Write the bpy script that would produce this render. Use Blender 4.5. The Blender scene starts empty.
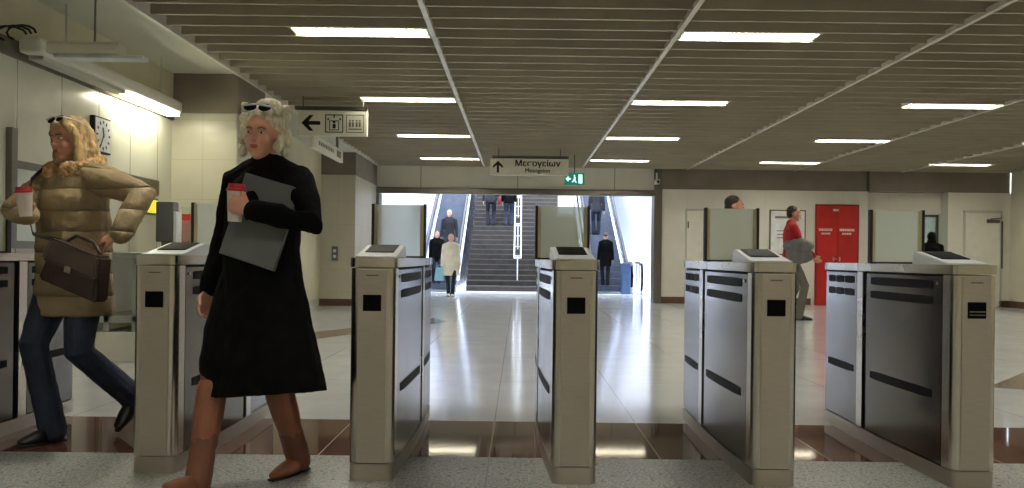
import bpy, bmesh, math, random
from mathutils import Vector, Matrix
random.seed(7)
C = bpy.context.scene
COL = C.collection
PI = math.pi
V = Vector

# ------------------------------------------------------------------ materials
def srgb(r, g, b):
    def f(c):
        c /= 255.0
        return c/12.92 if c <= .04045 else ((c+.055)/1.055)**2.4
    return (f(r), f(g), f(b), 1.0)

class NT:
    def __init__(s, name):
        s.m = bpy.data.materials.new(name); s.m.use_nodes = True
        s.t = s.m.node_tree; s.n = s.t.nodes; s.l = s.t.links
        s.b = s.n['Principled BSDF']; s.o = s.n['Material Output']
        s.co = s.n.new('ShaderNodeTexCoord')
    def math(s, op, a, b=None, c=None):
        nd = s.n.new('ShaderNodeMath'); nd.operation = op
        for i, v in enumerate((a, b, c)):
            if v is None: continue
            if isinstance(v, (int, float)): nd.inputs[i].default_value = v
            else: s.l.new(v, nd.inputs[i])
        return nd.outputs[0]
    def mix(s, f, a, b):
        nd = s.n.new('ShaderNodeMix'); nd.data_type = 'RGBA'
        for i, v in ((0, f), (6, a), (7, b)):
            if isinstance(v, (int, float, tuple)): nd.inputs[i].default_value = v
            else: s.l.new(v, nd.inputs[i])
        return nd.outputs[2]
    def noise(s, scale, detail=3, vec=None, rough=.5, stretch=None):
        nd = s.n.new('ShaderNodeTexNoise'); nd.inputs['Scale'].default_value = scale
        nd.inputs['Detail'].default_value = detail; nd.inputs['Roughness'].default_value = rough
        v = vec or s.co.outputs['Object']
        if stretch:
            mp = s.n.new('ShaderNodeMapping'); mp.inputs['Scale'].default_value = stretch
            s.l.new(v, mp.inputs[0]); v = mp.outputs[0]
        s.l.new(v, nd.inputs['Vector'])
        return nd.outputs['Fac']
    def ramp(s, f, p0, p1):
        nd = s.n.new('ShaderNodeMapRange'); nd.inputs[1].default_value = p0; nd.inputs[2].default_value = p1
        s.l.new(f, nd.inputs[0]); return nd.outputs[0]
    def bump(s, h, strength=.2, dist=.01):
        nd = s.n.new('ShaderNodeBump'); nd.inputs['Strength'].default_value = strength
        nd.inputs['Distance'].default_value = dist
        s.l.new(h, nd.inputs['Height']); s.l.new(nd.outputs[0], s.b.inputs['Normal'])
    def xyz(s):
        g = s.n.new('ShaderNodeNewGeometry'); sp = s.n.new('ShaderNodeSeparateXYZ')
        s.l.new(g.outputs['Position'], sp.inputs[0]); return sp.outputs
    def setc(s, c):
        if isinstance(c, tuple): s.b.inputs['Base Color'].default_value = c
        else: s.l.new(c, s.b.inputs['Base Color'])

def M(name, col, rough=.6, metal=0., var=.06, nscale=6, bump=0., bscale=60, stretch=None, spec=None, sheen=0, coat=0):
    t = NT(name); c = srgb(*col)
    d = tuple(max(0, v*(1-var*2.2)) for v in c[:3]) + (1,)
    u = tuple(min(1, v*(1+var*2.2)) for v in c[:3]) + (1,)
    t.setc(t.mix(t.ramp(t.noise(nscale, 4, stretch=stretch), .3, .7), d, u))
    t.b.inputs['Roughness'].default_value = rough; t.b.inputs['Metallic'].default_value = metal
    if spec is not None: t.b.inputs['Specular IOR Level'].default_value = spec
    if sheen: t.b.inputs['Sheen Weight'].default_value = sheen
    if coat: t.b.inputs['Coat Weight'].default_value = coat
    if bump: t.bump(t.noise(bscale, 4, stretch=stretch), bump, .01)
    return t.m

def emit(name, col, strength):
    t = NT(name); t.setc(srgb(*col))
    t.b.inputs['Emission Color'].default_value = srgb(*col)
    t.b.inputs['Emission Strength'].default_value = strength
    return t.m

def tiled(name, base, joint, ax, px, ox, pz, oz, w=.006, rough=.3, var=.04, bump=.3):
    """tile pattern on a wall: ax = 'x' or 'y' (horizontal run), z vertical"""
    t = NT(name); p = t.xyz(); a = p[0] if ax == 'x' else p[1]
    def line(v, pitch, off):
        f = t.math('FRACT', t.math('DIVIDE', t.math('SUBTRACT', v, off - w/2), pitch))
        return t.math('LESS_THAN', f, w/pitch)
    j = line(a, px, ox)
    if pz: j = t.math('MAXIMUM', j, line(p[2], pz, oz))
    c = srgb(*base)
    d = tuple(v*(1-var) for v in c[:3]) + (1,)
    u = tuple(min(1, v*(1+var)) for v in c[:3]) + (1,)
    col = t.mix(t.ramp(t.noise(2.3, 4), .3, .7), d, u)
    t.setc(t.mix(j, col, srgb(*joint)))
    t.b.inputs['Roughness'].default_value = rough
    t.bump(t.math('SUBTRACT', 1.0, j), bump, .003)
    return t.m

def floor_mat(name, base, dark, joint, speck, rough, pitchy=.9, speck_scale=220, cloud=.5, jw=.007, fleck=None, coat=0):
    t = NT(name); p = t.xyz()
    def line(v, pitch, off, w):
        f = t.math('FRACT', t.math('DIVIDE', t.math('SUBTRACT', v, off - w/2), pitch))
        return t.math('LESS_THAN', f, w/pitch)
    j = line(p[0], .44*2, -.14, jw)
    if pitchy: j = t.math('MAXIMUM', j, line(p[1], pitchy, 5.63, jw))
    cl = t.ramp(t.noise(2.2, 6, rough=.65), .3, .72)
    sp = t.ramp(t.noise(speck_scale, 2), .38, .66)
    f = t.math('ADD', t.math('MULTIPLY', cl, cloud), t.math('MULTIPLY', sp, speck))
    f = t.math('DIVIDE', f, cloud + speck)
    col = t.mix(f, srgb(*dark), srgb(*base))
    if fleck: col = t.mix(t.ramp(t.noise(speck_scale*.45, 2), .60, .68), col, srgb(*fleck))
    t.setc(t.mix(j, col, srgb(*joint)))
    t.b.inputs['Roughness'].default_value = rough
    if coat: t.b.inputs['Coat Weight'].default_value = coat; t.b.inputs['Coat Roughness'].default_value = .05
    return t.m

def brushed(name, col, rough=.3, var=.05, metal=1.0):
    t = NT(name); c = srgb(*col)
    f = t.noise(9, 5, stretch=(1.5, 1.5, 22))
    d = tuple(v*(1-var*2) for v in c[:3]) + (1,); u = tuple(min(1, v*(1+var*2)) for v in c[:3]) + (1,)
    t.setc(t.mix(t.ramp(f, .3, .7), d, u))
    t.b.inputs['Metallic'].default_value = metal
    t.l.new(t.math('ADD', t.math('MULTIPLY', t.noise(3, 3), .14), rough-.07), t.b.inputs['Roughness'])
    t.bump(f, .03, .002)
    return t.m

def glass(name, col, opac=.5, rough=.25):
    t = NT(name); t.setc(srgb(*col)); t.b.inputs['Roughness'].default_value = rough
    tr = t.n.new('ShaderNodeBsdfTransparent'); tr.inputs[0].default_value = (.93, .97, .95, 1)
    mx = t.n.new('ShaderNodeMixShader'); mx.inputs[0].default_value = opac
    t.l.new(tr.outputs[0], mx.inputs[1]); t.l.new(t.b.outputs[0], mx.inputs[2])
    t.l.new(mx.outputs[0], t.o.inputs[0])
    return t.m

X = {}
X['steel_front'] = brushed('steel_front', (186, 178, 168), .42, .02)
X['steel_side_shaded'] = brushed('steel_side_shaded', (108, 106, 104), .2, .03)  # gate stainless with the flanks' dark reflections put into the colour
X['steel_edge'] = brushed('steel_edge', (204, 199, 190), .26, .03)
X['steel_dark'] = brushed('steel_dark', (120, 116, 108), .35)
X['steel'] = brushed('steel', (190, 190, 190), .3)
X['black_gloss'] = M('black_gloss', (10, 10, 11), .5, spec=.06)
X['black_matt'] = M('black_matt', (20, 20, 20), .6)
X['seam'] = M('seam', (22, 21, 20), .7)
X['white_plastic'] = M('white_plastic', (205, 207, 210), .35, var=.02)
X['grey_plastic'] = M('grey_plastic', (92, 94, 96), .45)
X['frost'] = glass('frost', (238, 247, 240), .66, .25)
X['clear'] = glass('clear', (190, 215, 205), .18, .05)
X['beige_strip'] = M('beige_strip', (178, 170, 140), .45)
X['plaster'] = M('plaster', (196, 196, 182), .8, var=.03, nscale=1.5)
X['upper_wall'] = M('upper_wall', (205, 200, 172), .75, var=.05, nscale=1.1)
X['cove_shade'] = M('cove_shade', (112, 106, 92), .8)  # dark tone stands in for the shadow in the cove
X['panel_wall'] = tiled('panel_wall', (222, 222, 206), (120, 118, 105), 'y', .70, 7.2, 0, 0, w=.012, rough=.22)
X['tile_x'] = tiled('tile_x', (196, 192, 175), (176, 171, 153), 'x', .39, -4.06, .46, .27, rough=.28)
X['tile_y'] = tiled('tile_y', (205, 203, 190), (184, 181, 166), 'y', .45, 11.4, .46, .27, rough=.28)
X['wall_r'] = tiled('wall_r', (222, 219, 205), (208, 204, 189), 'x', .6, .3, .6, .27, rough=.35)
X['wall_ry'] = tiled('wall_ry', (226, 221, 200), (212, 206, 184), 'y', .6, .3, .6, .27, rough=.35)
X['hall'] = tiled('hall', (232, 232, 236), (215, 216, 222), 'y', 1.2, 21, 1.2, 0, rough=.35)
X['frieze'] = M('frieze', (122, 113, 100), .6, var=.06, nscale=2)
X['header'] = tiled('header', (226, 222, 206), (150, 145, 128), 'x', 2.25, -.05, 0, 0, w=.02, rough=.3)
X['skirting'] = M('skirting', (92, 66, 48), .4)
X['blade'] = M('blade', (178, 170, 148), .5, var=.04, nscale=1.5)
X['plenum'] = M('plenum', (110, 104, 90), .9)
X['tbar'] = M('tbar', (208, 204, 190), .4)
X['floor_near'] = floor_mat('floor_near', (196, 197, 192), (112, 114, 112), (128, 128, 124), 1.1, .42, pitchy=0, fleck=(84, 86, 84), speck_scale=75, cloud=.3)
X['floor_band'] = floor_mat('floor_band', (112, 78, 66), (78, 52, 43), (196, 182, 168), .5, .05, pitchy=0, speck_scale=160)
X['floor_far'] = floor_mat('floor_far', (222, 225, 227), (196, 199, 201), (160, 160, 158), .4, .12, pitchy=1.8)
X['floor_inlay'] = floor_mat('floor_inlay', (134, 112, 98), (110, 92, 80), (150, 140, 128), .5, .12, pitchy=0)
X['threshold'] = M('threshold', (225, 228, 235), .2)
X['red_door'] = M('red_door', (176, 22, 22), .4, var=.04)
X['white_paint'] = M('white_paint', (228, 226, 212), .4, var=.02)
X['sign_face'] = M('sign_face', (240, 238, 220), .4, var=.02)
X['sign_black'] = M('sign_black', (16, 16, 14), .5)
X['ink_grey'] = M('ink_grey', (120, 116, 100), .5)
X['stair'] = M('stair', (66, 62, 58), .5, var=.12, nscale=5, bump=.1)
X['nosing'] = M('nosing', (104, 100, 95), .5)
X['esc_step'] = M('esc_step', (112, 120, 134), .4, metal=.5)
X['rubber'] = M('rubber', (14, 14, 16), .5)
X['esc_panel'] = brushed('esc_panel', (200, 210, 228), .25)
X['rail_white'] = M('rail_white', (236, 238, 242), .3)
X['skin'] = M('skin', (206, 152, 128), .5, var=.05, nscale=12)
X['skin_dark'] = M('skin_dark', (170, 118, 92), .5)
X['eye'] = M('eye', (225, 222, 214), .25)
X['iris'] = M('iris', (50, 42, 34), .2)
X['lips'] = M('lips', (172, 86, 80), .4)
X['brow'] = M('brow', (110, 84, 58), .8)
X['hair_pale'] = M('hair_pale', (222, 208, 178), .6, var=.22, nscale=30, bump=.8, bscale=45, stretch=(1, 1, .45))
X['hair_blond'] = M('hair_blond', (190, 160, 112), .6, var=.25, nscale=30, bump=.7, bscale=50, stretch=(1, 1, .2))
X['hair_dark'] = M('hair_dark', (42, 32, 26), .6, var=.2, nscale=40, bump=.5, bscale=60)
X['hair_grey'] = M('hair_grey', (178, 172, 164), .6, var=.2, nscale=40, bump=.5, bscale=60)
X['wool_black'] = M('wool_black', (12, 12, 13), .95, var=.2, nscale=14, bump=.3, bscale=120, spec=.1)
t_ = NT('parka'); t_.setc(t_.mix(t_.ramp(t_.noise(5, 4), .3, .7), srgb(140, 122, 90), srgb(164, 145, 110))); t_.b.inputs['Roughness'].default_value = .65
q_ = t_.math('ABSOLUTE', t_.math('SINE', t_.math('MULTIPLY', t_.math('ADD', t_.xyz()[2], t_.math('MULTIPLY', t_.noise(4, 2), .05)), 27)))
t_.bump(t_.math('ADD', t_.math('POWER', q_, .4), t_.math('MULTIPLY', t_.noise(24, 3), .35)), .8, .03); X['parka'] = t_.m
X['fur'] = M('fur', (186, 150, 104), .9, var=.25, nscale=40, bump=1, bscale=70)
X['denim'] = M('denim', (40, 50, 70), .85, var=.18, nscale=8, bump=.3, bscale=160)
X['tan_leather'] = M('tan_leather', (132, 82, 58), .45, var=.12, nscale=8, bump=.2, bscale=30)
X['brown_leather'] = M('brown_leather', (64, 50, 46), .35, var=.14, nscale=9, bump=.25, bscale=40)
X['dark_leather'] = M('dark_leather', (28, 24, 24), .4)
X['folder'] = M('folder', (92, 96, 96), .5, var=.06, nscale=4)
X['folder_edge'] = M('folder_edge', (52, 54, 54), .5)
X['cup_paper'] = M('cup_paper', (224, 214, 204), .6)
X['cup_red'] = M('cup_red', (178, 24, 36), .35)
X['cream'] = M('cream', (226, 216, 190), .8, bump=.2)
X['tights'] = M('tights', (24, 22, 26), .8)
X['navy'] = M('navy', (26, 30, 44), .85)
X['jacket_dark'] = M('jacket_dark', (34, 36, 42), .85, bump=.2)
X['red_knit'] = M('red_knit', (160, 20, 26), .85, bump=.3)
X['grey_cloth'] = M('grey_cloth', (112, 112, 112), .85, bump=.4, bscale=20)
X['grey_trouser'] = M('grey_trouser', (104, 102, 94), .85)
X['olive'] = M('olive', (150, 140, 118), .85)
X['pale_blue'] = M('pale_blue', (150, 205, 222), .4)
X['maroon'] = M('maroon', (110, 34, 40), .5)
X['exit_green'] = emit('exit_green', (8, 110, 92), .8)
X['exit_white'] = emit('exit_white', (215, 255, 250), 1.0)
X['yellow'] = emit('yellow', (240, 225, 60), .7)
X['leaf_red'] = M('leaf_red', (190, 50, 50), .5)
X['leaf_yellow'] = M('leaf_yellow', (226, 200, 70), .5)
X['paper'] = M('paper', (226, 228, 228), .6)
X['tube'] = emit('tube', (255, 249, 236), 40.0)
X['tube_side'] = emit('tube_side', (255, 250, 220), 22.0)
X['counter_metal'] = brushed('counter_metal', (170, 172, 170), .3)

# ------------------------------------------------------------------ geometry helpers
class MB:
    def __init__(s): s.bm = bmesh.new()
    def box(s, x0, x1, y0, y1, z0, z1, bev=0):
        r = bmesh.ops.create_cube(s.bm, size=1)
        vs = r['verts']
        for v in vs:
            v.co = V(((x0+x1)/2 + v.co.x*(x1-x0), (y0+y1)/2 + v.co.y*(y1-y0), (z0+z1)/2 + v.co.z*(z1-z0)))
        if bev:
            es = list({e for v in vs for e in v.link_edges})
            bmesh.ops.bevel(s.bm, geom=es, offset=bev, segments=2, affect='EDGES', profile=.5)
        return s
    def quadbox(s, pts, d):
        """pts: 4 corners, extruded by vector d"""
        a = [s.bm.verts.new(p) for p in pts]; b = [s.bm.verts.new(V(p)+V(d)) for p in pts]
        n = len(pts)
        s.bm.faces.new(a[::-1]); s.bm.faces.new(b)
        for i in range(n): s.bm.faces.new((a[i], a[(i+1) % n], b[(i+1) % n], b[i]))
        return s
    def prism(s, poly, z0, z1):
        return s.quadbox([V((p[0], p[1], z0)) for p in poly], (0, 0, z1-z0))
    def loft(s, pts, radii, side=(1, 0, 0), n=14, caps=True):
        pts = [V(p) for p in pts]; side = V(side)
        rad = [(r, r) if isinstance(r, (int, float)) else r for r in radii]
        P, R, T = [], [], []
        for i, p in enumerate(pts):
            t = (pts[min(i+1, len(pts)-1)] - pts[max(i-1, 0)]).normalized()
            P.append(p); R.append(rad[i]); T.append(t)
        if caps:
            def cap(p, r, t, sgn):
                m = min(r); out = []
                for k in (.45, .8, .97):
                    c = math.sqrt(max(0, 1-k*k)); out.append((p + t*sgn*m*k, (r[0]*c, r[1]*c), t))
                return out
            a = cap(P[0], R[0], T[0], -1)[::-1]; b = cap(P[-1], R[-1], T[-1], 1)
            L = a + list(zip(P, R, T)) + b
        else: L = list(zip(P, R, T))
        rings = []
        for p, r, t in L:
            sd = side - t*side.dot(t)
            if sd.length < 1e-3: sd = V((0, 1, 0)) - t*t.y
            sd.normalize(); ot = t.cross(sd)
            rings.append([s.bm.verts.new(p + sd*r[0]*math.cos(2*PI*k/n) + ot*r[1]*math.sin(2*PI*k/n)) for k in range(n)])
        for a, b in zip(rings, rings[1:]):
            for k in range(n): s.bm.faces.new((a[k], a[(k+1) % n], b[(k+1) % n], b[k]))
        s.bm.faces.new(rings[0][::-1]); s.bm.faces.new(rings[-1])
        return s
    def tube(s, pts, r, n=8): return s.loft(pts, [r]*len(pts), (.31, .2, .93) , n, caps=False)
    def ell(s, c, r, n=16, m=None):
        rr = bmesh.ops.create_uvsphere(s.bm, u_segments=n, v_segments=max(6, n*2//3), radius=1)
        for v in rr['verts']:
            q = V((v.co.x*r[0], v.co.y*r[1], v.co.z*r[2]))
            if m: q = m @ q
            v.co = q + V(c)
        return s
    def cyl(s, c, r, h, axis='z', n=24, r2=None):
        r2 = r if r2 is None else r2
        d = {'x': V((1, 0, 0)), 'y': V((0, 1, 0)), 'z': V((0, 0, 1))}[axis]
        sd = {'x': (0, 1, 0), 'y': (1, 0, 0), 'z': (1, 0, 0)}[axis]
        return s.loft([V(c), V(c)+d*h], [r, r2], sd, n, caps=False)
    def xf(s, m):
        for v in s.bm.verts: v.co = m @ v.co
        return s
    def build(s, name, mat, parent=None, smooth=False, kind=None):
        bmesh.ops.recalc_face_normals(s.bm, faces=s.bm.faces)
        me = bpy.data.meshes.new(name); s.bm.to_mesh(me); s.bm.free()
        me.materials.append(mat)
        if smooth:
            for p in me.polygons: p.use_smooth = True
            try: me.set_sharp_from_angle(angle=math.radians(40))
            except Exception: pass
        o = bpy.data.objects.new(name, me); COL.objects.link(o)
        if parent: o.parent = parent
        if kind: o['kind'] = kind
        return o
    def fuse(s, name, mat, parent=None, voxel=.01, it=4, disp=None):
        """one continuous skin over all the pieces"""
        o = s.build(name, mat, parent)
        r = o.modifiers.new('r', 'REMESH'); r.mode = 'VOXEL'; r.voxel_size = voxel; r.use_smooth_shade = True
        sm = o.modifiers.new('s', 'SMOOTH'); sm.factor = .5; sm.iterations = it
        if disp:
            tx = bpy.data.textures.new(name+'_t', 'CLOUDS'); tx.noise_scale = disp[1]
            d = o.modifiers.new('d', 'DISPLACE'); d.texture = tx; d.strength = disp[0]; d.texture_coords = 'LOCAL'
        dg = bpy.context.evaluated_depsgraph_get(); dg.update()
        me = bpy.data.meshes.new_from_object(o.evaluated_get(dg))
        o.modifiers.clear(); old = o.data; o.data = me; bpy.data.meshes.remove(old)
        if not me.materials: me.materials.append(mat)
        for p in me.polygons: p.use_smooth = True
        return o

def root(name, loc, label, cat, group=None, rz=0):
    o = bpy.data.objects.new(name, None); COL.objects.link(o)
    o.location = loc; o.rotation_euler = (0, 0, rz); o.empty_display_size = .1
    return tag(o, label, cat, group)
def tag(o, label, cat, group=None):
    o['label'] = label; o['category'] = cat
    if group: o['group'] = group
    return o
def S(name, mb, mat, smooth=False): return mb.build(name, mat, None, smooth, 'structure')
def dup(r, loc, label=None, group=None, rz=None):
    n = r.copy(); COL.objects.link(n); n.location = loc
    if rz is not None: n.rotation_euler = (0, 0, rz)
    if label: n['label'] = label
    if group: n['group'] = group
    for ch in list(r.children):
        c = ch.copy(); COL.objects.link(c); c.parent = n
        for g in list(ch.children):
            d = g.copy(); COL.objects.link(d); d.parent = c
    return n

def text_mb(txt, size, bold=.0, depth=.002):
    cu = bpy.data.curves.new('t', 'FONT'); cu.body = txt; cu.size = size; cu.offset = 0
    cu.extrude = depth; cu.align_x = 'CENTER'; cu.resolution_u = 3
    o = bpy.data.objects.new('t', cu); COL.objects.link(o)
    dg = bpy.context.evaluated_depsgraph_get(); dg.update()
    me = bpy.data.meshes.new_from_object(o.evaluated_get(dg))
    bpy.data.objects.remove(o)
    mb = MB()
    for k, dx in enumerate((-bold, 0, bold) if bold else (0,)):
        n0 = len(mb.bm.verts); mb.bm.from_mesh(me); mb.bm.verts.ensure_lookup_table()
        for v in mb.bm.verts[n0:]: v.co.x += dx; v.co.z += k*.0004
    bpy.data.meshes.remove(me)
    return mb
ROTX = Matrix.Rotation(PI/2, 4, 'X')     # text in the XZ plane, readable from -Y

# ------------------------------------------------------------------ room constants
CZ = 3.11; YB = 20.9; YN = -7.0; XL = -4.03; XR = 11.4; XS = -3.27

# floors
S('floor', MB().box(XL-.3, XR+.3, YN, 4.62, -.1, 0), X['floor_near'])
S('floor_band', MB().box(XL-.3, XR+.3, 4.62, 5.63, -.1, 0), X['floor_band'])
S('floor_concourse', MB().box(XL-.3, XR+.3, 5.63, 21.4, -.1, 0), X['floor_far'])
S('floor_hall', MB().box(-4.2, 4.4, 21.4, 25.9, -.1, 0), X['floor_far'])
S('floor_threshold', MB().box(-4.2, 4.4, 25.3, 26.8, -.1, .004), X['threshold'])
S('floor_inlay_left', MB().prism([(-3.3, 10.6), (-2.75, 10.3), (-1.1, 14.2), (-1.4, 14.9)], .0, .0015), X['floor_inlay'])
S('floor_inlay_right', MB().prism([(3.9, 7.45), (6.2, 6.3), (7.4, 7.0), (6.9, 9.2), (5.2, 9.0)], 0, .0015), X['floor_inlay'])

# baffle ceiling
b = MB()
y = 8.22 - .36*41
while y < YB - .05:
    b.box(XS+.03, XR, y-.014, y+.014, CZ, CZ+.15)
    y += .36
S('ceiling', b, X['blade'])
S('ceiling_slab', MB().box(XL-.3, XR+.3, YN, 21.4, CZ+.42, CZ+.55), X['plenum'])
b = MB()
for x in (-.83, 1.44, 3.88, 6.37, 8.85): b.box(x-.022, x+.022, YN, YB, CZ-.012, CZ+.035)
S('ceiling_rails', b, X['tbar'])
S('ceiling_soffit', MB().box(XL-.1, XS, YN, YB, CZ-.005, CZ+.42), X['plaster'])
S('trim_1', MB().box(XS-.012, XS+.03, YN, YB, CZ-.03, CZ+.2), X['tbar'])

# left wall, in its three bands
S('wall_left', MB().box(XL-.3, XL, YN, 18.2, 0, 2.56), X['panel_wall'])
S('wall_left_cove_shade', MB().box(XL-.3, XL+.03, YN, 10.4, 2.56, 2.70, .004), X['cove_shade'])  # strip coloured dark as the shadow between the wall bands
S('wall_left_upper', MB().box(XL-.3, XL+.012, YN, 18.2, 2.70, CZ), X['upper_wall'])
S('wall_left_far', MB().box(XL-.01, XL+.01, 11.6, 18.2, .15, 2.7), X['upper_wall'])
S('wall_back', MB().box(XL-.3, XR+.3, YN-.3, YN, 0, CZ+.5), X['upper_wall'])
S('wall_right', MB().box(XR, XR+.3, YN, YB, 0, CZ+.5), X['wall_ry'])
S('baseboard_right', MB().box(XR-.02, XR, 4, YB, 0, .15), X['skirting'])
# tiled pillars
def pillar(name, x0, x1, y0, y1, base=True):
    S(name, MB().box(x0, x1, y0, y1, 0, CZ-.46, .012), X['tile_x'])
    S(name+'_frieze', MB().box(x0-.0, x1-.0, y0+.004, y1-.004, CZ-.46, CZ), X['frieze'])
    if base: S('baseboard_'+name, MB().box(x0-.015, x1+.015, y0-.015, y1, 0, .14), X['skirting'])
pillar('pillar_near', XL-.1, XS, 10.4, 11.5)
pillar('pillar_far', XL-.1, -3.32, 18.2, YB)

# far wall with the big opening (x -3.45 .. 3.3), panels above
def wy(name, x0, x1, z0, z1, m, y0=YB, y1=YB+.4): return S(name, MB().box(x0, x1, y0, y1, z0, z1), m)
wy('wall_header', -3.33, 3.12, 2.62, CZ+.4, X['header'], YB, YB+.5)
wy('wall_far', 3.3, 8.1, 0, CZ-.46, X['wall_r'])
wy('wall_far_frieze', 3.3, 8.1, CZ-.46, CZ+.4, X['frieze'], YB+.02)
wy('wall_far_right', 9.95, XR, 0, CZ-.46, X['wall_r'])
wy('wall_far_right_frieze', 9.95, XR, CZ-.46, CZ+.4, X['frieze'], YB+.02)
# ticket booth niche
wy('wall_booth_lintel', 8.1, 9.95, 2.15, CZ-.46, X['wall_r'], YB+.35, YB+.9)
wy('wall_booth_frieze', 8.1, 9.95, CZ-.46, CZ+.4, X['frieze'], YB-.05, YB+.9)
wy('wall_booth_lower', 8.1, 9.95, 0, 1.0, X['wall_r'], YB+.35, YB+.9)
wy('wall_booth_side', 9.95, 10.05, 0, CZ, X['wall_r'], YB+.4, YB+2.6)
wy('wall_booth_side_left', 8.0, 8.1, 0, CZ, X['wall_r'], YB+.4, YB+2.6)
wy('wall_booth_back', 8.0, 10.05, 0, CZ, X['frieze'], YB+2.6, YB+2.7)
wy('ceiling_booth', 8.0, 10.05, CZ, CZ+.1, X['plaster'], YB+.4, YB+2.7)
S('baseboard_far', MB().box(3.3, 6.78, YB-.02, YB, 0, .15).box(7.95, 8.1, YB-.02, YB, 0, .15).box(11.15, XR, YB-.02, YB, 0, .15), X['skirting'])
# door frame / steel portal of the opening
f = S('door_1', MB().box(3.12, 3.3, YB-.06, YB+.4, 0, CZ).box(-3.36, -3.26, YB-.06, YB+.4, 0, 2.62), X['steel_dark'])
S('door_1_track', MB().box(-3.42, 3.14, YB-.1, YB+.12, 2.47, 2.58, .01).box(-3.42, 3.14, YB+.05, YB+.08, 2.58, 2.625), X['steel_dark'])

# booth window
w = root('ticket_booth_window', (9.02, YB+.5, 1.0), 'teal tinted ticket window with a pale paper notice, set in the far wall niche', 'window')
MB().box(-.92, .93, -.03, .03, 0, .05).box(-.92, .93, -.03, .03, 1.1, 1.15).box(-.92, -.87, -.03, .03, .05, 1.1).box(.88, .93, -.03, .03, .05, 1.1).box(.1, .14, -.03, .03, .05, 1.1).build('frame', X['steel_dark'], w)
MB().box(-.87, .88, -.005, .005, .05, 1.1).build('glass', glass('booth_glass', (96, 150, 140), .45, .1), w)
MB().box(.16, .56, -.022, -.018, .72, .96).build('notice', X['paper'], w)

# red double door
d = root('red_door', (7.37, YB, 0), 'red double service door with small white lettering', 'door')
DW, DH = .465, 2.3
MB().box(-DW-.04, DW+.04, -.03, .0, 0, DH+.04).build('door_frame', M('red_frame', (140, 18, 18), .5), d)
for s_ in (-1, 1):
    lf = MB().box(min(0, s_*DW)+.004, max(0, s_*DW)-.004, -.05, -.03, .01, DH-.005, .004).build('door_leaf', X['red_door'], d)
    t = MB(); cx = s_*.24
    x = cx-.19
    for k in range(9):
        wd = random.uniform(.022, .036); t.box(x, x+wd, -.053, -.05, 1.72, 1.775)
        if k % 3 == 1: t.box(x+wd*.3, x+wd+.008, -.053, -.05, 1.735, 1.75)
        x += wd+.009
    x = cx-.13
    for k in range(6):
        wd = random.uniform(.022, .034); t.box(x, x+wd, -.053, -.05, 1.64, 1.68); x += wd+.01
    t.build('lettering', X['white_paint'], lf)
MB().box(-.11, .03, -.056, -.05, 2.18, 2.23).build('label_plate', X['white_paint'], d)
MB().box(-.10, -.07, -.07, -.05, 1.02, 1.12, .004).box(-.12, -.02, -.10, -.085, 1.06, 1.08).box(-.09, -.08, -.09, -.06, 1.06, 1.08).box(.04, .07, -.07, -.05, 1.02, 1.12, .004).build('door_handle', X['steel'], d)

# cream door at the far right with closer
d = root('service_door', (10.75, YB, 0), 'cream single door with a grey closer, at the far right end of the wall', 'door')
MB().box(-.45, -.40, -.02, 0, 0, 2.24).box(.40, .45, -.02, 0, 0, 2.24).box(-.45, .45, -.02, 0, 2.18, 2.24).build('door_frame', X['plaster'], d)
MB().box(-.40, .40, -.035, -.004, .01, 2.18, .004).build('door_leaf', X['white_paint'], d)
MB().box(.08, .36, -.10, -.035, 1.95, 2.03, .01).tube([(.15, -.08, 2.04), (.36, -.16, 2.06), (.42, -.04, 2.1)], .012).build('door_closer', X['steel_dark'], d)
MB().box(.43, .46, -.05, -.02, .9, 2.0).build('pull_bar', X['grey_plastic'], d)
# flush door left of gate 4
d = root('flush_door', (4.33, YB, 0), 'flush cream door in the far wall beside the wide opening', 'door')
MB().box(-.48, .48, -.012, 0, 0, 2.2).build('door_frame', X['plaster'], d)
MB().box(-.44, .44, -.022, -.012, .01, 2.15, .003).build('door_leaf', X['white_paint'], d)
MB().box(-.43, -.40, -.04, -.02, 1.75, 1.9).box(-.43, -.40, -.04, -.02, .3, .45).build('hinge', X['steel_dark'], d)
# notice board
d = root('notice_board', (6.22, YB, 1.15), 'white framed notice board on the wall left of the red door', 'board')
MB().box(-.42, .42, -.03, 0, 0, 1.05).build('board_frame', X['steel_dark'], d)
MB().box(-.39, .39, -.036, -.03, .03, 1.02).build('board_face', X['paper'], d)
MB().box(-.30, .30, -.038, -.036, .85, .9).box(-.25, .1, -.038, -.036, .55, .57).box(-.25, .2, -.038, -.036, .47, .49).box(-.25, .05, -.038, -.036, .39, .41).build('print_lines', X['ink_grey'], d)

# ------------------------------------------------------------------ stair hall
S('wall_hall_left', MB().box(-4.2, -3.9, YB+.4, 42, 0, 9), X['hall'])
S('wall_hall_right', MB().box(3.95, 4.25, YB+.4, 42, 0, 9), X['hall'])
S('wall_hall_back', MB().box(-4.2, 4.25, 42, 42.3, 0, 9), X['hall'])
S('ceiling_hall', MB().box(-4.2, 4.25, YB+.4, 24.2, CZ+.2, CZ+.35), X['plaster'])
S('wall_hall_front', MB().box(-4.2, 4.25, 24.0, 24.2, CZ+.35, 9), X['hall'])
# stairs
ST0, SX0, SX1 = 26.8, -1.58, 2.12
t = root('staircase', ((SX0+SX1)/2, ST0, 0), 'wide grey stone staircase climbing between the two escalators', 'stairs')
b = MB(); nb = MB(); hw_ = (SX1-SX0)/2
for k in range(40):
    b.box(-hw_, hw_, k*.32, 13.2, k*.16, (k+1)*.16)
    nb.box(-hw_, hw_, k*.32-.012, k*.32+.035, (k+1)*.16-.028, (k+1)*.16+.003)
b.build('steps', X['stair'], t); nb.build('nosing', X['nosing'], t)
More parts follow.
